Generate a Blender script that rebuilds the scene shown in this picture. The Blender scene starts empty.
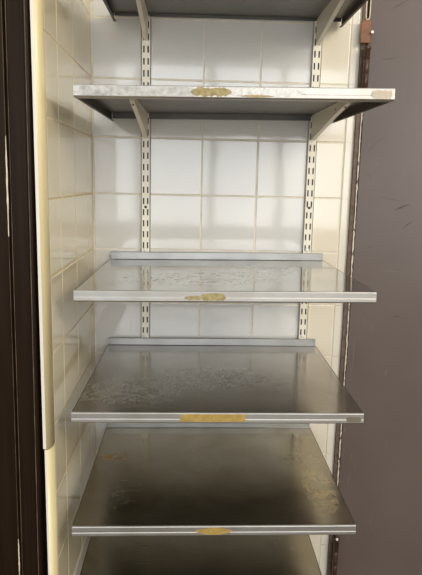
import bpy, bmesh, math, random
from mathutils import Vector, Matrix
random.seed(7)
S = bpy.context.scene
COL = S.collection
R = math.radians

# ------------------------------------------------------------------ materials
def new_mat(name):
    m = bpy.data.materials.new(name); m.use_nodes = True
    nt = m.node_tree
    return m, nt, nt.nodes['Principled BSDF'], nt.nodes, nt.links

def coords(N, L, scale):
    tc = N.new('ShaderNodeTexCoord'); mp = N.new('ShaderNodeMapping')
    mp.inputs['Scale'].default_value = scale
    L.new(tc.outputs['Object'], mp.inputs['Vector'])
    return mp.outputs['Vector']

def noise(N, L, vec, scale, detail=4, rough=.55, dist=0):
    n = N.new('ShaderNodeTexNoise'); n.inputs['Scale'].default_value = scale
    n.inputs['Detail'].default_value = detail; n.inputs['Roughness'].default_value = rough
    n.inputs['Distortion'].default_value = dist
    L.new(vec, n.inputs['Vector']); return n.outputs['Fac']

def ramp(N, L, fac, stops):
    r = N.new('ShaderNodeValToRGB'); e = r.color_ramp.elements
    while len(e) < len(stops): e.new(.5)
    for i, (p, c) in enumerate(stops):
        e[i].position = p; e[i].color = (*c, 1) if len(c) == 3 else c
    L.new(fac, r.inputs['Fac']); return r.outputs['Color']

def mixc(N, L, fac, a, b):
    m = N.new('ShaderNodeMix'); m.data_type = 'RGBA'
    if hasattr(fac, 'is_linked'): L.new(fac, m.inputs[0])
    else: m.inputs[0].default_value = fac
    for s, i in ((a, 6), (b, 7)):
        if hasattr(s, 'is_linked'): L.new(s, m.inputs[i])
        else: m.inputs[i].default_value = (*s, 1)
    return m.outputs[2]

def bump(N, L, B, h, strength, dist=.001):
    b = N.new('ShaderNodeBump'); b.inputs['Strength'].default_value = strength
    b.inputs['Distance'].default_value = dist
    L.new(h, b.inputs['Height']); L.new(b.outputs['Normal'], B.inputs['Normal'])

def simple(name, col, rough=.5, metal=0, spec=.5, var=.0, vscale=8, bmp=0, bscale=60):
    m, nt, B, N, L = new_mat(name)
    B.inputs['Roughness'].default_value = rough; B.inputs['Metallic'].default_value = metal
    B.inputs['Specular IOR Level'].default_value = spec
    v = coords(N, L, (1, 1, 1))
    f = noise(N, L, v, vscale)
    d = tuple(c * (1 - var) for c in col); u = tuple(min(1, c * (1 + var)) for c in col)
    L.new(ramp(N, L, f, [(.3, d), (.7, u)]), B.inputs['Base Color'])
    if bmp: bump(N, L, B, noise(N, L, v, bscale), bmp)
    return m

def tile_mat(name, col, rough=.07):
    m, nt, B, N, L = new_mat(name)
    v = coords(N, L, (1, 1, 1))
    f = noise(N, L, v, 5)
    L.new(ramp(N, L, f, [(.3, tuple(c * .95 for c in col)), (.7, col)]), B.inputs['Base Color'])
    B.inputs['Roughness'].default_value = rough
    B.inputs['Specular IOR Level'].default_value = .6
    bump(N, L, B, noise(N, L, v, 9, 2), .2, .0014)
    return m

def math_n(N, L, op, a, b=None, c=None):
    n = N.new('ShaderNodeMath'); n.operation = op
    for k, v in enumerate((a, b, c)):
        if v is None: continue
        if hasattr(v, 'is_linked'): L.new(v, n.inputs[k])
        else: n.inputs[k].default_value = v
    return n.outputs[0]

def steel(name, col, rough, stain=(.3, .28, .25), stain_amt=.0, brush=.12, marks=(), bmp=.04):
    """stainless sheet, brushed along X, with a film of wear and worn, dried-on or painted-glare marks.
    marks: (x, y, radius x, radius y, colour, strength, noise scale, extra roughness)"""
    m, nt, B, N, L = new_mat(name)
    B.inputs['Metallic'].default_value = 1
    vb = coords(N, L, (1.2, 110, 110))
    br = noise(N, L, vb, 2, 3)
    v = coords(N, L, (1, 1, 1))
    n1 = noise(N, L, v, 7, 6, .62, .6)
    c = mixc(N, L, ramp(N, L, n1, [(.38, (0, 0, 0)), (.66, (stain_amt,) * 3)]), col, stain)
    rr = math_n(N, L, 'MULTIPLY_ADD', br, brush, rough - brush * .5)
    n2 = noise(N, L, v, 16, 4, .6)
    rr = math_n(N, L, 'MULTIPLY_ADD', n2, .12, math_n(N, L, 'SUBTRACT', rr, .06))
    sx = N.new('ShaderNodeSeparateXYZ'); L.new(v, sx.inputs[0])
    for (cx, cy, rx, ry, mc, st, ns, er) in marks:
        dx = math_n(N, L, 'DIVIDE', math_n(N, L, 'SUBTRACT', sx.outputs['X'], cx), rx)
        dy = math_n(N, L, 'DIVIDE', math_n(N, L, 'SUBTRACT', sx.outputs['Y'], cy), ry)
        d2 = math_n(N, L, 'ADD', math_n(N, L, 'MULTIPLY', dx, dx), math_n(N, L, 'MULTIPLY', dy, dy))
        fall = math_n(N, L, 'MAXIMUM', math_n(N, L, 'SUBTRACT', 1.0, d2), 0.0)
        nn = noise(N, L, v, ns, 6, .72, .8)
        k = math_n(N, L, 'MULTIPLY', fall, ramp(N, L, nn, [(.46, (0, 0, 0)), (.60, (1, 1, 1))]))
        k = math_n(N, L, 'MINIMUM', math_n(N, L, 'MULTIPLY', k, st), .9)
        c = mixc(N, L, k, c, mc)
        rr = math_n(N, L, 'MULTIPLY_ADD', k, er, rr)
    L.new(c, B.inputs['Base Color']); L.new(rr, B.inputs['Roughness'])
    if bmp: bump(N, L, B, br, bmp, .0005)
    return m

M = {}
M['tile_white'] = tile_mat('white glazed tile', (.71, .705, .685))
M['tile_ivory'] = tile_mat('ivory glazed tile', (.82, .75, .62))
M['tile_left'] = tile_mat('cream glazed tile', (.78, .70, .51), .06)
M['tile_yellow'] = tile_mat('yellowed glaze', (.84, .72, .42), .15)
M['tile_edge'] = simple('pale tile edge', (.82, .78, .70), .4, var=.06)
M['trim_ivory'] = tile_mat('ivory edge tile', (.84, .79, .68), .12)
M['grout'] = simple('grey beige grout', (.80, .73, .60), .8, var=.15, vscale=30)
M['grout_left'] = simple('tan grout', (.76, .62, .38), .8, var=.15, vscale=30)
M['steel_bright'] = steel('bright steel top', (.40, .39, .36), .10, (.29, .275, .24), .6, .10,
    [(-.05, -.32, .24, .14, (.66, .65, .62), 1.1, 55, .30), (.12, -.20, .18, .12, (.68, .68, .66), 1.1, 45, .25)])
M['steel_worn'] = steel('worn steel top of shelf', (.41, .38, .34), .17, (.30, .27, .23), .6, .10,
    [(-.19, -.36, .13, .10, (.70, .68, .65), 1.4, 60, .35), (-.02, -.27, .16, .09, (.66, .64, .61), 1.2, 75, .35),
     (-.10, -.30, .22, .14, (.58, .56, .53), .4, 110, .3), (.10, -.30, .14, .10, (.20, .18, .16), .5, 40, .1)])
M['steel_plain'] = steel('plain steel top', (.42, .40, .37), .26, (.32, .30, .27), .6, .12)
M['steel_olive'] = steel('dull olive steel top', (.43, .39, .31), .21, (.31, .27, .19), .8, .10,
    [(.250, -.34, .040, .11, (.86, .74, .48), 1.5, 34, .38), (.23, -.20, .08, .10, (.50, .44, .31), .4, 50, .25),  # narrow gold mark: glare painted into the steel colour
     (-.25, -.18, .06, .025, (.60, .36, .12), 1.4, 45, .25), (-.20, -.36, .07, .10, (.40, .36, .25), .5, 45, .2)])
M['steel_dark'] = steel('dark olive steel top', (.38, .345, .27), .25, (.28, .245, .18), .8, .10)
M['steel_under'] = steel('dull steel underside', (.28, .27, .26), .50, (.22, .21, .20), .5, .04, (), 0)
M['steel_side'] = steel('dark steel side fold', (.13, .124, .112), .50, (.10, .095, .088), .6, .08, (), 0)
M['steel_lip'] = steel('polished steel lip', (.53, .52, .50), .50, (.40, .37, .33), .7, .14)
M['steel_up'] = steel('steel upstand', (.40, .40, .40), .5, (.31, .305, .29), .5, .08)
M['white_metal'] = simple('off-white painted steel', (.90, .85, .73), .35, var=.05)
M['screw'] = simple('white screw head', (.85, .84, .80), .3, var=.02)
M['dark_hole'] = simple('dark recess', (.03, .028, .025), .7)
M['tape'] = simple('yellow masking tape', (.40, .27, .07), .6, var=.22, vscale=90, bmp=.4, bscale=220)
M['residue'] = simple('dried tape residue', (.36, .29, .14), .7, var=.35, vscale=80, bmp=.5, bscale=200)
M['white_residue'] = simple('white paper residue', (.50, .50, .49), .6, var=.3, vscale=90, bmp=.4, bscale=200)
M['hinge'] = simple('brown painted hinge', (.065, .032, .018), .35, var=.4, vscale=60)
M['hinge_plate'] = simple('red brown hinge plate', (.22, .085, .032), .55, var=.3, vscale=50)
M['cream_paint'] = simple('cream paint edge', (.72, .62, .46), .6, var=.2, vscale=60)
M['pale_scratch'] = simple('pale scratch', (.22, .19, .17), .6, var=.3, vscale=200)
M['dark_scuff'] = simple('dark scuff', (.085, .066, .06), .6, var=.3, vscale=200)
M['worn'] = simple('edge highlight brown', (.105, .072, .042), .6, var=.5, vscale=40)  # lighter brown that paints highlights on the left frame's edges
M['jamb'] = simple('brown jamb paint', (.15, .105, .085), .5, var=.35, vscale=70, spec=.3)
M['lip_stain'] = steel('brown stained steel', (.24, .19, .135), .5, (.42, .39, .34), .9, .1)
M['bright_paper'] = simple('bright paper scraps', (.74, .74, .73), .6, var=.25, vscale=110)
M['floor'] = simple('dark brown floor', (.10, .075, .05), .35, var=.25, vscale=6)
M['plaster'] = simple('warm plaster', (.45, .40, .32), .8, var=.06)
M['window_frame'] = simple('dark window frame', (.06, .055, .05), .4, var=.1)

def door_paint():
    m, nt, B, N, L = new_mat('grey brown gloss door paint')
    v = coords(N, L, (1, 1, 1))
    f = noise(N, L, v, 4, 5)
    c = ramp(N, L, f, [(.3, (.124, .092, .080)), (.7, (.146, .111, .098))])
    # short pale scratches
    vs = coords(N, L, (34, 34, 9))
    s1 = noise(N, L, vs, 1.3, 6, .7, 1.2)
    c = mixc(N, L, ramp(N, L, s1, [(.64, (0, 0, 0)), (.74, (.35,) * 3)]), c, (.24, .21, .19))
    # dark scuffs
    vd = coords(N, L, (16, 16, 22))
    s2 = noise(N, L, vd, 1.0, 4, .6, 1.5)
    c = mixc(N, L, ramp(N, L, s2, [(.68, (0, 0, 0)), (.76, (.4,) * 3)]), c, (.06, .045, .042))
    L.new(c, B.inputs['Base Color'])
    B.inputs['Roughness'].default_value = .42
    B.inputs['Specular IOR Level'].default_value = .6
    bump(N, L, B, noise(N, L, v, 30, 3), .08, .002)
    return m
M['door'] = door_paint()

def frame_paint():
    m, nt, B, N, L = new_mat('dark brown door frame paint')
    v = coords(N, L, (60, 60, 1.5))
    g = noise(N, L, v, 2, 4)
    c = ramp(N, L, g, [(.3, (.012, .0050, .0018)), (.7, (.020, .0105, .0052))])
    L.new(c, B.inputs['Base Color'])
    B.inputs['Roughness'].default_value = .45; B.inputs['Specular IOR Level'].default_value = .14
    bump(N, L, B, g, .12, .001)
    return m
M['frame'] = frame_paint()

def peel_paint():
    m, nt, B, N, L = new_mat('peeling edge paint')
    v = coords(N, L, (1, 1, .35))
    g = noise(N, L, v, 130, 5, .65)
    c = ramp(N, L, g, [(.38, (.16, .11, .08)), (.46, (.78, .70, .58))])
    L.new(c, B.inputs['Base Color']); B.inputs['Roughness'].default_value = .7
    return m
M['peel'] = peel_paint()

# ------------------------------------------------------------------ mesh helpers
def obj(name, bm, mats, parent=None, smooth=False, loc=None):
    me = bpy.data.meshes.new(name)
    bmesh.ops.recalc_face_normals(bm, faces=bm.faces)
    bm.to_mesh(me); bm.free()
    for m in (mats if isinstance(mats, (list, tuple)) else [mats]): me.materials.append(m)
    if smooth:
        for p in me.polygons: p.use_smooth = True
    o = bpy.data.objects.new(name, me); COL.objects.link(o)
    if parent: o.parent = parent
    if loc: o.location = loc
    return o

def box(bm, x0, x1, y0, y1, z0, z1, mi=0, bev=0):
    vs = [bm.verts.new((x, y, z)) for x in (x0, x1) for y in (y0, y1) for z in (z0, z1)]
    fs = [bm.faces.new([vs[i] for i in q]) for q in
          ((0, 1, 3, 2), (4, 6, 7, 5), (0, 4, 5, 1), (2, 3, 7, 6), (0, 2, 6, 4), (1, 5, 7, 3))]
    for f in fs: f.material_index = mi
    if bev:
        es = list({e for f in fs for e in f.edges})
        r = bmesh.ops.bevel(bm, geom=es, offset=bev, segments=2, profile=.5, affect='EDGES')
        for f in r['faces']: f.material_index = mi
    return fs

def prism(bm, pts, axis, a, b, mi=0):
    """extrude a closed 2-D outline along an axis ('x': pts are (y,z); 'z': pts are (x,y); 'y': pts are (x,z))"""
    def P(p, t):
        return {'x': (t, p[0], p[1]), 'z': (p[0], p[1], t), 'y': (p[0], t, p[1])}[axis]
    A = [bm.verts.new(P(p, a)) for p in pts]; B_ = [bm.verts.new(P(p, b)) for p in pts]
    n = len(pts); fs = []
    for i in range(n):
        fs.append(bm.faces.new((A[i], A[(i + 1) % n], B_[(i + 1) % n], B_[i])))
    fs.append(bm.faces.new(A)); fs.append(bm.faces.new(list(reversed(B_))))
    for f in fs: f.material_index = mi
    return fs

def lathe(bm, prof, c, axis='z', seg=20, mi=0):
    """prof: list of (radius, height) from one end to the other"""
    rings = []
    for r, h in prof:
        ring = []
        for k in range(seg):
            t = 2 * math.pi * k / seg
            u, v = r * math.cos(t), r * math.sin(t)
            p = (u, v, h) if axis == 'z' else ((u, h, v) if axis == 'y' else (h, u, v))
            ring.append(bm.verts.new((c[0] + p[0], c[1] + p[1], c[2] + p[2])))
        rings.append(ring)
    for a, b in zip(rings, rings[1:]):
        for k in range(seg):
            f = bm.faces.new((a[k], a[(k + 1) % seg], b[(k + 1) % seg], b[k])); f.material_index = mi; f.smooth = True
    for ring in (rings[0], rings[-1]):
        f = bm.faces.new(ring); f.material_index = mi

def tube(bm, pts, r, seg=8, mi=0):
    rings = []
    pts = [Vector(p) for p in pts]
    for i, p in enumerate(pts):
        d = (pts[min(i + 1, len(pts) - 1)] - pts[max(i - 1, 0)]).normalized()
        u = d.cross(Vector((0, 1, 0.01))).normalized(); v = d.cross(u)
        rings.append([bm.verts.new(p + r * (math.cos(t) * u + math.sin(t) * v)) for t in
                      [2 * math.pi * k / seg for k in range(seg)]])
    for a, b in zip(rings, rings[1:]):
        for k in range(seg): bm.faces.new((a[k], a[(k + 1) % seg], b[(k + 1) % seg], b[k])).material_index = mi
    bm.faces.new(rings[0]); bm.faces.new(rings[-1])

def struct(o):
    o['kind'] = 'structure'; return o

def thing(name, label, cat, group=None, loc=(0, 0, 0), rot=(0, 0, 0)):
    o = bpy.data.objects.new(name, None); COL.objects.link(o)
    o.empty_display_size = .05
    o.location = loc; o.rotation_euler = rot
    o['label'] = label; o['category'] = cat
    if group: o['group'] = group
    return o

# ------------------------------------------------------------------ tiled walls
T = .15
ZROW = .3878            # a horizontal joint; the others follow every 15 cm
ZT, ZB = ZROW + 3 * T, -1.50
rows = []
z = ZT
while z > ZB + .01:
    rows.append((max(z - T, ZB), z)); z -= T

def tiles(bm, cells, place, gap=.0034, bev=.0016, depth=.0010):
    """cells: (u0,u1,v0,v1,mat); place(u,v,w) gives the 3-D point, w = height above the grout"""
    for (u0, u1, v0, v1, mi) in cells:
        g = gap / 2
        a, b = random.uniform(-.0022, .0022), random.uniform(-.0022, .0022)
        uc, vc = (u0 + u1) / 2, (v0 + v1) / 2
        def P(u, v, w): return place(u, v, w + (a * (u - uc) + b * (v - vc) if w > 0 else 0))
        levels = [(g, 0.0), (g, depth * .45), (g + bev * .35, depth * .85), (g + bev, depth)]
        loops = []
        for ins, w in levels:
            loops.append([bm.verts.new(P(u, v, w)) for u, v in
                          ((u0 + ins, v0 + ins), (u1 - ins, v0 + ins), (u1 - ins, v1 - ins), (u0 + ins, v1 - ins))])
        for A, B_ in zip(loops, loops[1:]):
            for k in range(4):
                f = bm.faces.new((A[k], A[(k + 1) % 4], B_[(k + 1) % 4], B_[k])); f.material_index = mi
        f = bm.faces.new(loops[-1]); f.material_index = mi

XG = -.0069
XR_TILE = .6771
bm = bmesh.new()
box(bm, -.20, .7035, -.0 + .0010, .06, ZB, ZT, 0)
cols = [0.0015] + [XG + T * k for k in range(1, 5)] + [XR_TILE]
cells = [(cols[i], cols[i + 1], a, b, 1 if i < 4 else 2) for i in range(5) for a, b in rows]
tiles(bm, cells, lambda u, v, w: (u, .0010 - w, v))
struct(obj('wall_back', bm, [M['grout'], M['tile_white'], M['tile_ivory']]))

YE = -.474
bm = bmesh.new()
box(bm, -.014, -.0010, YE, .0, ZB, ZT, 0)
box(bm, -.20, -.0135, -.38, .0, ZB, ZT, 0)
yc = [0, -.0794, -.2294, -.3794, YE]
cells = [(yc[i + 1], yc[i], a, b, 1) for i in range(4) for a, b in rows]
tiles(bm, cells, lambda u, v, w: (-.0010 + w, u, v))
struct(obj('wall_left', bm, [M['grout_left'], M['tile_left']]))

# rounded edge tiles that finish the left wall (two lengths, butted at one joint)
def bullnose(z0, z1, dx):
    bm = bmesh.new()
    arc = []
    for k in range(9):
        t = math.pi / 2 * k / 8
        arc.append((-.0105 + .0105 * math.sin(t), -.478 - .024 * math.cos(t)))
    pts = [(-.0150 + dx, -.500), (-.0145 + dx, -.5025), (-.0105, -.5025)] + arc[1:] + [(0, -.4745), (-.0128, -.4745), (-.0150 + dx, -.4745)]
    fs = prism(bm, pts, 'z', z0, z1, 0)
    fs[0].material_index = fs[1].material_index = 1
    fs[len(pts) - 1].material_index = 1
    for f in fs[2:11]: f.smooth = True
    return bm
zj = -.5510
struct(obj('trim_1', bullnose(zj + .0012, ZT, -.0018), [M['tile_yellow'], M['tile_edge']]))
struct(obj('trim_2', bullnose(ZB, zj - .0012, .0006), [M['tile_yellow'], M['tile_edge']]))

# ivory edge strip that finishes the back wall on the right
bm = bmesh.new()
pts = [(XR_TILE + .0012, .004), (XR_TILE + .0012, -.0008), (XR_TILE + .0035, -.0016), (.6945, -.0018), (.6985, -.0012), (.7005, .0008), (.701, .004)]
for a, b in rows:
    prism(bm, pts, 'z', a + .0006, b - .0006)
struct(obj('trim_3', bm, M['trim_ivory']))

# ------------------------------------------------------------------ left door frame
bm = bmesh.new()
prof = [(-.0190, -.40), (-.0190, -.500), (-.0205, -.5050), (-.0245, -.5055), (-.0262, -.5040), (-.0275, -.5010),
        (-.0300, -.5000), (-.0570, -.5000), (-.0600, -.4985), (-.0612, -.4950), (-.0625, -.4950), (-.0640, -.5030),
        (-.0660, -.5045), (-.1080, -.5045), (-.1110, -.5000), (-.1150, -.5000), (-.1165, -.5060), (-.2200, -.5060), (-.2200, -.40)]
A = [bm.verts.new((x - .0066 * (.30 - ZB), y, ZB)) for x, y in prof]
A2 = [bm.verts.new((x, y, .30)) for x, y in prof]
A3 = [bm.verts.new((x + .0066 * (ZT - .30), y, ZT)) for x, y in prof]
n = len(prof)
for a, b in ((A, A2), (A2, A3)):
    for i in range(n): bm.faces.new((a[i], a[(i + 1) % n], b[(i + 1) % n], b[i]))
bm.faces.new(A); bm.faces.new(A3)
frame = struct(obj('trim_4', bm, M['frame']))
# chipped paint along its groove and a screw, as the photo shows
def chip(name, x, y, z0, z1, w, mat):
    bm = bmesh.new(); nseg = 14
    L_, R_ = [], []
    for k in range(nseg + 1):
        t = k / nseg; zz = z0 + (z1 - z0) * t
        xx = x + .0066 * (zz - .30)
        e = math.sin(math.pi * min(max(t, .04), .96)) ** .4
        L_.append((xx - w * e * random.uniform(.3, .6), zz)); R_.append((xx + w * e * random.uniform(.3, .6), zz))
    prism(bm, L_ + R_[::-1], 'y', y, y - .0006)
    return obj(name, bm, mat, frame)
chip('paint_chip', -.0642, -.5038, -.13, .05, .0030, M['cream_paint'])
chip('paint_chip', -.0642, -.5038, -.83, -.745, .0028, M['cream_paint'])
def worn(x, y, z0, z1, w):  # edge highlights laid on the frame as thin lighter strips
    bm = bmesh.new(); n = 60; a, b = [], []
    for k in range(n + 1):
        zz = z0 + (z1 - z0) * k / n; xx = x + .0066 * (zz - .30)
        a.append((xx - w * random.uniform(.25, .5), zz)); b.append((xx + w * random.uniform(.25, .6), zz))
    prism(bm, a + b[::-1], 'y', y, y - .0004)
    return obj('edge_highlight', bm, M['worn'], frame)
worn(-.0592, -.4990, ZB + .1, ZT - .05, .0014)
worn(-.0646, -.5032, ZB + .1, ZT - .05, .0011)
worn(-.0250, -.5053, ZB + .1, ZT - .05, .0018)
bm = bmesh.new(); lathe(bm, [(.0035, 0), (.0035, -.001), (.0022, -.002)], (-.0303, -.4998, -.784), 'y', 14)
obj('screw', bm, M['hinge'], frame)

# ------------------------------------------------------------------ right door: jamb, leaf, hinges
bm = bmesh.new()
box(bm, .7025, .7136, -.010, .075, ZB, ZT, 0); box(bm, .7132, .82, .048, .075, ZB, ZT, 0)
struct(obj('trim_5', bm, M['jamb']))
# leaf, opened past the wall plane and slanting towards the viewer
hx, hy = .7150, -.014
door = struct(bpy.data.objects.new('door_1', None)); COL.objects.link(door)
door.location = (hx, hy, ZB); door.rotation_euler = (0, 0, R(-17))
LW, LT = 1.0, .042
bm = bmesh.new(); box(bm, .0025, LW, 0, LT, .01, ZT - ZB, 0, .002)
obj('door_leaf', bm, M['door'], door)
bm = bmesh.new()                       # ragged bare edge where the paint has come off
nz = 150; Lp, Rp = [], []
for k in range(nz + 1):
    zz = .445 + (1.70 - .445) * k / nz
    Lp.append((-.0017 + random.uniform(-.0007, .0007), zz)); Rp.append((.0013 + random.uniform(-.0008, .0012), zz))
prism(bm, Lp + Rp[::-1], 'y', -.001, .02)
obj('bare_edge', bm, M['peel'], door)

def mark(x, z, w, h, ang, mat):
    bm = bmesh.new(); n = 8; a, b = [], []
    for k in range(n + 1):
        t = k / n; e = math.sin(math.pi * min(max(t, .06), .94))
        a.append((-h / 2 + h * t, w * e * random.uniform(.25, .5))); b.append((-h / 2 + h * t, -w * e * random.uniform(.25, .5)))
    pts = [(p[1] * math.cos(ang) - p[0] * math.sin(ang) + x, p[1] * math.sin(ang) + p[0] * math.cos(ang) + z) for p in a + b[::-1]]
    prism(bm, pts, 'y', -.0002, .0005)
    return obj('paint_scratch', bm, mat, door)
for x, z, w, h, ang in ((.011, .769, .004, .012, .2), (.012, .70, .0015, .05, 0), (.030, .61, .0018, .06, -.1), (.112, .955, .002, .03, -.25), (.066, 1.08, .0012, .02, .1),
                        (.040, .43, .003, .016, .3), (.187, .647, .002, .004, 0), (.046, .86, .001, .03, .1), (.035, .69, .002, .02, .2), (.020, 1.00, .002, .10, 0), (.016, .95, .001, .06, .05),
                        (.10, 1.245, .0012, .05, 1.5), (.045, .66, .001, .05, .05), (.13, .74, .001, .012, .4)):
    mark(x, z, w, h, ang, M['pale_scratch'])
for x, z, w, h, ang in ((.120, 1.42, .006, .045, -1.15), (.139, 1.375, .004, .035, -.9), (.075, 1.93, .003, .05, -1.1), (.051, 1.595, .002, .04, -.9), (.03, 1.574, .0015, .03, -.6), (.129, 1.12, .003, .02, -1.4),
                        (.045, 1.31, .003, .01, -1.2), (.06, 1.80, .003, .05, -1.5), (.03, 1.50, .0015, .03, .5), (.09, 1.44, .002, .06, 1.4)):
    mark(x, z, w, h, ang, M['dark_scuff'])

def hinge(z0, z1, cx):
    cx -= hx
    h = z1 - z0
    bm = bmesh.new()
    r = .0078
    prof_ = [(r * .5, 0), (r, .002), (r, h * .32), (r * .9, h * .325), (r, h * .33), (r, h * .66), (r * .9, h * .665), (r, h * .67),
             (r, h - .010), (r * 1.25, h - .009), (r * 1.25, h - .003), (r * .7, h)]
    lathe(bm, prof_, (0, 0, 0), 'z', 20)
    o = obj('hinge_barrel', bm, M['hinge'], door)
    M4 = Matrix.Rotation(R(17), 4, 'Z')
    o.location = M4 @ Vector((cx, -.018, z0 - ZB))
    bm = bmesh.new(); box(bm, -.0012, .0012, -.004, .024, .004, h - .012)
    obj('hinge_wing', bm, M['hinge'], o)
    return o
hinge(.226, .330, .7130)
hinge(-1.200, -1.068, .7172)
M4 = Matrix.Rotation(R(17), 4, 'Z')
bm = bmesh.new(); box(bm, -.0125, .0125, -.003, .003, 0, .055, 0, .001)
o = obj('hinge_plate', bm, M['hinge_plate'], door); o.location = M4 @ Vector((.7075 - hx, -.012, .338 - ZB)); o.rotation_euler = (0, 0, R(17))
bm = bmesh.new(); lathe(bm, [(.0036, 0), (.0042, -.002), (.003, -.004)], (0, 0, 0), 'y', 14)
sc = obj('screw', bm, M['screw'], door); sc.location = M4 @ Vector((.7215 - hx, -.022, .3622 - ZB)); sc.rotation_euler = (0, 0, R(17))
bm = bmesh.new(); lathe(bm, [(.0016, 0), (.0016, .012)], (0, 0, 0), 'y', 10)
obj('screw_shank', bm, M['hinge'], sc)
bm = bmesh.new(); lathe(bm, [(.0036, 0), (.0042, -.002), (.003, -.004)], (0, 0, 0), 'y', 14)
sc = obj('screw', bm, M['screw'], door); sc.location = M4 @ Vector((.7160 - hx, -.026, -1.0665 - ZB)); sc.rotation_euler = (0, 0, R(17))
# loop of pale cord above the hinge plate
bm = bmesh.new()
lp = [(.7065 + .005 * (1 - math.cos(t)) , -.012, .405 - .010 * math.sin(t)) for t in [math.pi * k / 8 for k in range(9)]]
lp = [(.7065, -.024, .47)] + [(x, -.024, z_) for x, y, z_ in lp] + [(.7165, -.024, .47)]
tube(bm, [M4 @ Vector((x - hx, y - hy, z_ - ZB)) for x, y, z_ in lp], .0014)
loop = obj('cord_loop', bm, M['cream_paint'], door); loop['label'] = 'pale cord loop'

# ------------------------------------------------------------------ slotted uprights
UW, UD, PITCH = .0245, .0100, .0300
def make_upright(x, label, screws):
    t = thing('slotted_upright', label, 'upright', 'wall uprights carrying the shelves', (x, 0, -1.36))
    z0, z1 = 0, ZT - .02 + 1.36
    bm = bmesh.new()
    xs = [-UW / 2, -.0074, -.0036, .0036, .0074, UW / 2]
    zs = [z0]; k = 0; kinds = []
    first = .012
    zc = z0 + first
    while zc + .018 < z1 - .005:
        zs.append(zc); kinds.append('land'); zs.append(zc + .0165); kinds.append('slot')
        zc += PITCH
    zs.append(z1); kinds.append('land')
    V = {}
    def v(i, j, y):
        key = (i, j, y)
        if key not in V: V[key] = bm.verts.new((xs[i], y, zs[j]))
        return V[key]
    yf, yb = -UD, -UD + .0015
    for j, kind in enumerate(kinds):
        for i in range(5):
            if kind == 'slot' and i in (1, 3):
                for (a, b) in (((i, j), (i + 1, j)), ((i + 1, j), (i + 1, j + 1)), ((i + 1, j + 1), (i, j + 1)), ((i, j + 1), (i, j))):
                    bm.faces.new((v(*a, yf), v(*b, yf), v(*b, yb), v(*a, yb)))
                continue
            bm.faces.new((v(i, j, yf), v(i + 1, j, yf), v(i + 1, j + 1, yf), v(i, j + 1, yf)))
            bm.faces.new((v(i, j, yb), v(i, j + 1, yb), v(i + 1, j + 1, yb), v(i + 1, j, yb)))
    box(bm, -UW / 2, -UW / 2 + .0015, yf, -.0006, z0, z1)
    box(bm, UW / 2 - .0015, UW / 2, yf, -.0006, z0, z1)
    box(bm, -UW / 2, UW / 2, -.0016, -.0006, z0, z1, 1)
    obj('channel', bm, [M['white_metal'], M['dark_hole']], t)
    for zz, dark in screws:
        bm = bmesh.new()
        if dark: lathe(bm, [(.0036, -UD), (.0036, -UD - .0006), (.002, -UD - .0007)], (0, 0, zz + 1.36), 'y', 16)
        else: lathe(bm, [(.0060, -UD), (.0058, -UD - .0012), (.0040, -UD - .0026), (.0015, -UD - .0030)], (0, 0, zz + 1.36), 'y', 16)
        obj('screw', bm, M['dark_hole'] if dark else M['screw'], t)
    return t
make_upright(.1424, 'white slotted metal upright on the tiled wall nearer the left corner', [(-.2125, 0), (-.0958, 1), (-.4560, 0)])
make_upright(.5880, 'white slotted metal upright on the tiled wall nearer the brown door', [(-.2045, 0), (-.0892, 1), (-.4500, 0)])

# ------------------------------------------------------------------ shelves
XL, XR, YF, YB = .0459 - .34, .6358 - .34, -.477, -.0112
LIP = .0225
UXL_, UXR_ = .1424, .5880
def ragged(x0, x1, z0, z1, rag_end, rag_edge, n=26):
    top, bot = [], []
    for k in range(n + 1):
        t = k / n
        x = x0 + (x1 - x0) * t
        e = min(1, min(t, 1 - t) / max(rag_end, 1e-4))
        zc = (z0 + z1) / 2
        h = (z1 - z0) / 2 * (e ** .6 if rag_end > .02 else 1)
        top.append((x, zc + h * (1 - rag_edge * random.random()) + 1e-5)); bot.append((x, zc - h * (1 - rag_edge * random.random()) - 1e-5))
    return top + bot[::-1]

def lip_strip(root, name, mat, outline, lift=.0003):
    bm = bmesh.new()
    prism(bm, outline, 'y', YF - lift - .0006, YF + .0010)
    return obj(name, bm, mat, root)

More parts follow.
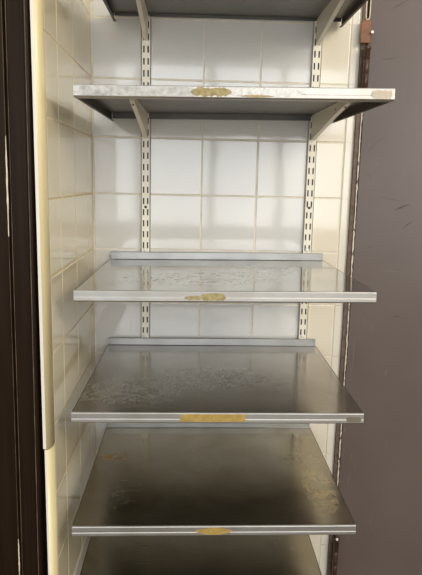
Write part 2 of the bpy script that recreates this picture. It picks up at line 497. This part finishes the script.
def make_shelf(zc, a, b, c, dx, dy, label, top, fold=.0165, width_adj=(0, 0)):
    t = thing('metal_shelf', label, 'shelf', 'stainless steel wall shelves', (.34 + dx, dy, zc), (b, -a, c))
    xl, xr = XL + width_adj[0], XR + width_adj[1]
    bm = bmesh.new()                                   # top sheet, two-sided so the underside keeps its own finish
    fs = box(bm, xl + .002, xr - .002, YF + .004, YB, -.0014, 0, 0)
    for f in bm.faces:
        if f.calc_center_median().z < -.0010: f.material_index = 1
    for f in fs:
        if all(v.co.z < -.001 for v in f.verts): f.material_index = 1
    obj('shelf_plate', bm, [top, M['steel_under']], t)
    prof = [(YF + .0060, 0), (YF + .0018, -.0001), (YF + .0006, -.0008), (YF + .0001, -.0020), (YF + .0003, -.0120), (YF + .0002, -.0130),
            (YF - .0004, -.0142), (YF - .0004, -.0195), (YF + .0004, -.0212), (YF + .0020, -.0222), (YF + .0050, -LIP), (YF + .0200, -LIP), (YF + .0200, -LIP + .0014),
            (YF + .0060, -LIP + .0014), (YF + .0030, -.0190), (YF + .0030, -.0040), (YF + .0060, -.0015)]
    bm = bmesh.new(); fs = prism(bm, prof, 'x', xl, xr)
    for f in fs[7:10]: f.smooth = True
    obj('front_lip', bm, M['steel_lip'], t)
    for s, x in ((1, xl), (-1, xr)):
        bm = bmesh.new()
        pr = [(x, -.0008), (x + s * .0008, 0), (x + s * .002, 0), (x + s * .002, -LIP + .0014), (x + s * .007, -LIP + .0014), (x + s * .007, -LIP), (x + s * .001, -LIP), (x, -LIP + .001)]
        A = [bm.verts.new((p[0], YF + .0205, p[1])) for p in pr]; B_ = [bm.verts.new((p[0], YB, p[1])) for p in pr]
        n = len(pr)
        for i in range(n): bm.faces.new((A[i], A[(i + 1) % n], B_[(i + 1) % n], B_[i]))
        bm.faces.new(A); bm.faces.new(B_)
        # short front piece without the inward return, so that it meets the front lip
        box(bm, min(x, x + s * .002), max(x, x + s * .002), YF + .0032, YF + .0205, -.0190, -.0002)
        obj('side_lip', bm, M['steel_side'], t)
    bm = bmesh.new()                                   # rear edge folded down, notched around the two brackets
    ba, bb = UXL_ - .34 - dx, UXR_ - .34 - dx
    for x0, x1 in ((xl + .003, ba - .0085), (ba + .0085, bb - .0085), (bb + .0085, xr - .003)):
        box(bm, x0, x1, YB - .0014, YB, -fold, -.0010)
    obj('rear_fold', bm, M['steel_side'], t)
    bm = bmesh.new()
    pr = [(YB - .0002, 0), (YB - .0002, .0195), (YB - .0010, .0205), (YB - .0020, .0195), (YB - .0020, .0015), (YB - .0034, 0)]
    prism(bm, pr, 'x', xl + .003, xr - .003)
    obj('upstand', bm, M['steel_up'], t)
    return t

sh = {}
sh[1] = make_shelf(.3985, .0034, 0, -.0032, .0130, -.001, 'topmost stainless shelf, seen from below, cut by the top edge', M['steel_plain'], .0085)
sh[2] = make_shelf(.1548, .0140, .0090, -.0041, .0057, 0, 'stainless shelf with white paper residue along its front lip, seen from below', M['steel_plain'])
sh[3] = make_shelf(-.2368, .0108, -.0099, -.0045, -.0008, 0, 'shiny light steel shelf at mid height with faint tape remains', M['steel_bright'])
sh[4] = make_shelf(-.4808, .0074, .0022, -.0055, -.0090, -.002, 'scuffed grey steel shelf with a yellow tape strip on its front lip', M['steel_worn'])
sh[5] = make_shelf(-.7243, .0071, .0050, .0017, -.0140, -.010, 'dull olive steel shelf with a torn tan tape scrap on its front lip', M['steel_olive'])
sh[6] = make_shelf(-.9680, .0060, 0, .0017, -.0350, -.008, 'lowest dark steel shelf, its front cut off by the bottom edge', M['steel_dark'])

def lx(px_frac): return XL + (XR - XL) * px_frac
# shelf 2: white torn paper with a tan patch
lip_strip(sh[2], 'paper_residue', M['white_residue'], ragged(lx(.02), lx(.37), -.0195, -.0022, .02, .12))
lip_strip(sh[2], 'paper_residue', M['bright_paper'], ragged(lx(.47), lx(.72), -.0200, -.0018, .25, .45, 44), .0005)
o = lip_strip(sh[2], 'tape_residue', M['residue'], ragged(lx(.36), lx(.49), -.0200, -.0018, .20, .40), .0007); o['label'] = 'tan tape residue'
o = lip_strip(sh[2], 'tape_residue', M['residue'], ragged(lx(.515), lx(.62), -.0205, -.0140, .35, .6), .0009)
o = lip_strip(sh[2], 'worn_patch', M['lip_stain'], ragged(lx(.925), lx(.992), -.0200, -.0030, .10, .35)); o['label'] = 'brownish worn patch'
# shelf 3
lip_strip(sh[3], 'tape_residue', M['residue'], ragged(lx(.362), lx(.42), -.0190, -.0080, .25, .5))
lip_strip(sh[3], 'tape_residue', M['residue'], ragged(lx(.415), lx(.50), -.0195, -.0035, .12, .3), .0005)
# shelf 4: clean tape strip with slanting ends
o = lip_strip(sh[4], 'masking_tape', M['tape'], [(lx(.366), -.0182), (lx(.373), -.0022), (lx(.47), -.0020), (lx(.592), -.0022), (lx(.590), -.0090), (lx(.593), -.0180), (lx(.48), -.0184)])
o['label'] = 'yellow masking tape strip'
o = lip_strip(sh[4], 'worn_patch', M['lip_stain'], ragged(lx(.94), lx(.992), -.0190, -.0060, .10, .3)); o['label'] = 'brownish worn patch'
# shelf 5
lip_strip(sh[5], 'tape_residue', M['tape'], ragged(lx(.43), lx(.56), -.0195, -.0025, .40, .20))

# ------------------------------------------------------------------ brackets
def bracket_bm(LB=.342, H=.064, W=.010):
    bm = bmesh.new()
    low = []
    for k in range(13):
        t = k / 12
        low.append((-LB + .004 + (LB - .004) * t, -.0105 - (H - .0105) * (t ** 1.12)))
    side = [(0, -.0003), (-LB + .002, -.0003), (-LB, -.003), (-LB + .001, -.0085)] + low[0:] 
    prism(bm, side, 'x', -W / 2, W / 2)
    bmesh.ops.remove_doubles(bm, verts=bm.verts, dist=1e-5)
    es = [e for e in bm.edges if abs(e.verts[0].co.x - e.verts[1].co.x) < 1e-6]
    bmesh.ops.bevel(bm, geom=es, offset=.0010, segments=1, affect='EDGES')
    return bm
proto_root = None
def put_bracket(i, x, label, group):
    global proto_root
    t0 = sh[i]
    Mx = Matrix.Translation(t0.location) @ t0.rotation_euler.to_matrix().to_4x4()
    p = Mx @ Vector((x - .34 - t0.location.x + .34, -.02, -.0016))
    q = Mx @ Vector((x - .34 - t0.location.x + .34, -.36, -.0016))
    loc = Vector((x, -UD - .0008, min(p.z, q.z) - .0004 + 0))
    tilt = math.atan2(p.z - q.z, .34)
    loc.z = p.z - .0009
    if proto_root is None:
        r = thing('shelf_bracket', label, 'bracket', group)
        obj('arm', bracket_bm(), M['white_metal'], r)
        for yy, zz in ((-.255, -.0125), ):
            for s in (1, -1):
                bm = bmesh.new(); lathe(bm, [(.0028, s * .0048), (.0028, s * .0053)], (0, yy, zz), 'x', 12)
                obj('hole', bm, M['dark_hole'], r)
        bm = bmesh.new(); lathe(bm, [(.0030, -.0004), (.0026, .0007)], (0, 0, 0), 'z', 12)
        h = obj('rivet', bm, M['hinge_plate'], r); h.location = (0, -.318, -.0155); h.rotation_euler = (R(170), 0, 0)
        proto_root = r
    else:
        r = proto_root.copy(); COL.objects.link(r)
        for ch in proto_root.children:
            c_ = ch.copy(); COL.objects.link(c_); c_.parent = r
        r['label'] = label; r['group'] = group
    r.location = loc; r.rotation_euler = (tilt, 0, 0)
    return r
UXL, UXR = .1424, .5880
gv = 'white brackets under the shelves'
put_bracket(2, UXL, 'white bracket at left under the shelf with paper residue', gv)
put_bracket(2, UXR, 'white bracket at right under the shelf with paper residue', gv)
put_bracket(1, UXL, 'white bracket at left under the topmost shelf', gv)
put_bracket(1, UXR, 'white bracket at right under the topmost shelf', gv)

# ------------------------------------------------------------------ floor, and the windows on the far side of the room
bm = bmesh.new(); box(bm, -3, 3, -4.6, .06, ZB - .05, ZB)
struct(obj('floor', bm, M['floor']))
WY = -4.3
wx0, wx1, wz0, wz1 = -1.0, 1.9, -.55, 1.15
bm = bmesh.new()
box(bm, -3, wx0, WY - .12, WY, ZB, 1.6); box(bm, wx1, 3, WY - .12, WY, ZB, 1.6)
box(bm, wx0, wx1, WY - .12, WY, ZB, wz0); box(bm, wx0, wx1, WY - .12, WY, wz1, 1.6)
struct(obj('wall_rear', bm, M['plaster']))
bm = bmesh.new()
for k in range(5):
    x = wx0 + (wx1 - wx0) * k / 4
    box(bm, x - .035, x + .035, WY - .06, WY - .005, wz0, wz1)
for zz in (wz0 + .03, .45, wz1 - .03): box(bm, wx0, wx1, WY - .065, WY - .008, zz - .03, zz + .03)
struct(obj('window_1', bm, M['window_frame']))
ld = bpy.data.lights.new('window_daylight', 'AREA'); ld.shape = 'RECTANGLE'; ld.size = wx1 - wx0; ld.size_y = wz1 - wz0
ld.energy = 70; ld.color = (.93, .97, 1.0)
lo = bpy.data.objects.new('window_daylight', ld); COL.objects.link(lo)
lo.location = ((wx0 + wx1) / 2, WY - .10, (wz0 + wz1) / 2); lo.rotation_euler = (R(90), 0, 0)

# added warm fill light, out of view on the right, brightening the left wall
ld = bpy.data.lights.new('left_wall_fill', 'AREA'); ld.shape = 'DISK'; ld.size = 1.0; ld.energy = 20; ld.color = (1.0, .90, .70)
lo = bpy.data.objects.new('left_wall_fill', ld); COL.objects.link(lo)
lo.location = (1.75, -2.1, .95)
lo.rotation_euler = (Vector((0, -.2, -.35)) - lo.location).to_track_quat('-Z', 'Y').to_euler()

# ------------------------------------------------------------------ surrounding daylight of the room
w = bpy.data.worlds.new('room_light'); S.world = w; w.use_nodes = True
N, L = w.node_tree.nodes, w.node_tree.links
tc = N.new('ShaderNodeTexCoord'); sp = N.new('ShaderNodeSeparateXYZ'); L.new(tc.outputs['Generated'], sp.inputs[0])
mr = N.new('ShaderNodeMapRange'); mr.inputs[1].default_value = -1; mr.inputs[2].default_value = 1
L.new(sp.outputs['Z'], mr.inputs[0])
L.new(ramp(N, L, mr.outputs[0], [(.30, (.34, .24, .12)), (.48, (.50, .41, .28)), (.60, (.80, .77, .72)), (1.0, (.95, .94, .92))]), N['Background'].inputs['Color'])
N['Background'].inputs['Strength'].default_value = .9

# ------------------------------------------------------------------ camera
cam = bpy.data.cameras.new('camera'); co = bpy.data.objects.new('camera', cam); COL.objects.link(co)
pitch, yaw, roll, f = -.1692, .0344, .0226, 561.5118
cp, sn, cw, sw = math.cos(pitch), math.sin(pitch), math.cos(yaw), math.sin(yaw)
fw = Vector((sw * cp, cw * cp, sn)); r = Vector((cw, -sw, 0)); u = r.cross(fw)
c, s = math.cos(roll), math.sin(roll)
r2, u2 = c * r + s * u, -s * r + c * u
m = Matrix((r2, u2, -fw)).transposed().to_4x4(); m.translation = (.2709, -1.5452, -.0189)
co.matrix_world = m
cam.sensor_fit = 'VERTICAL'; cam.sensor_height = 24; cam.lens = f / 575 * 24
cam.shift_y = (275.6072 - 287.5) / 575; cam.clip_start = .02
S.camera = co
S.view_settings.view_transform = 'Standard'; S.view_settings.look = 'None'
S.view_settings.gamma = 1; S.view_settings.use_curve_mapping = False
S.view_settings.exposure = 0.30
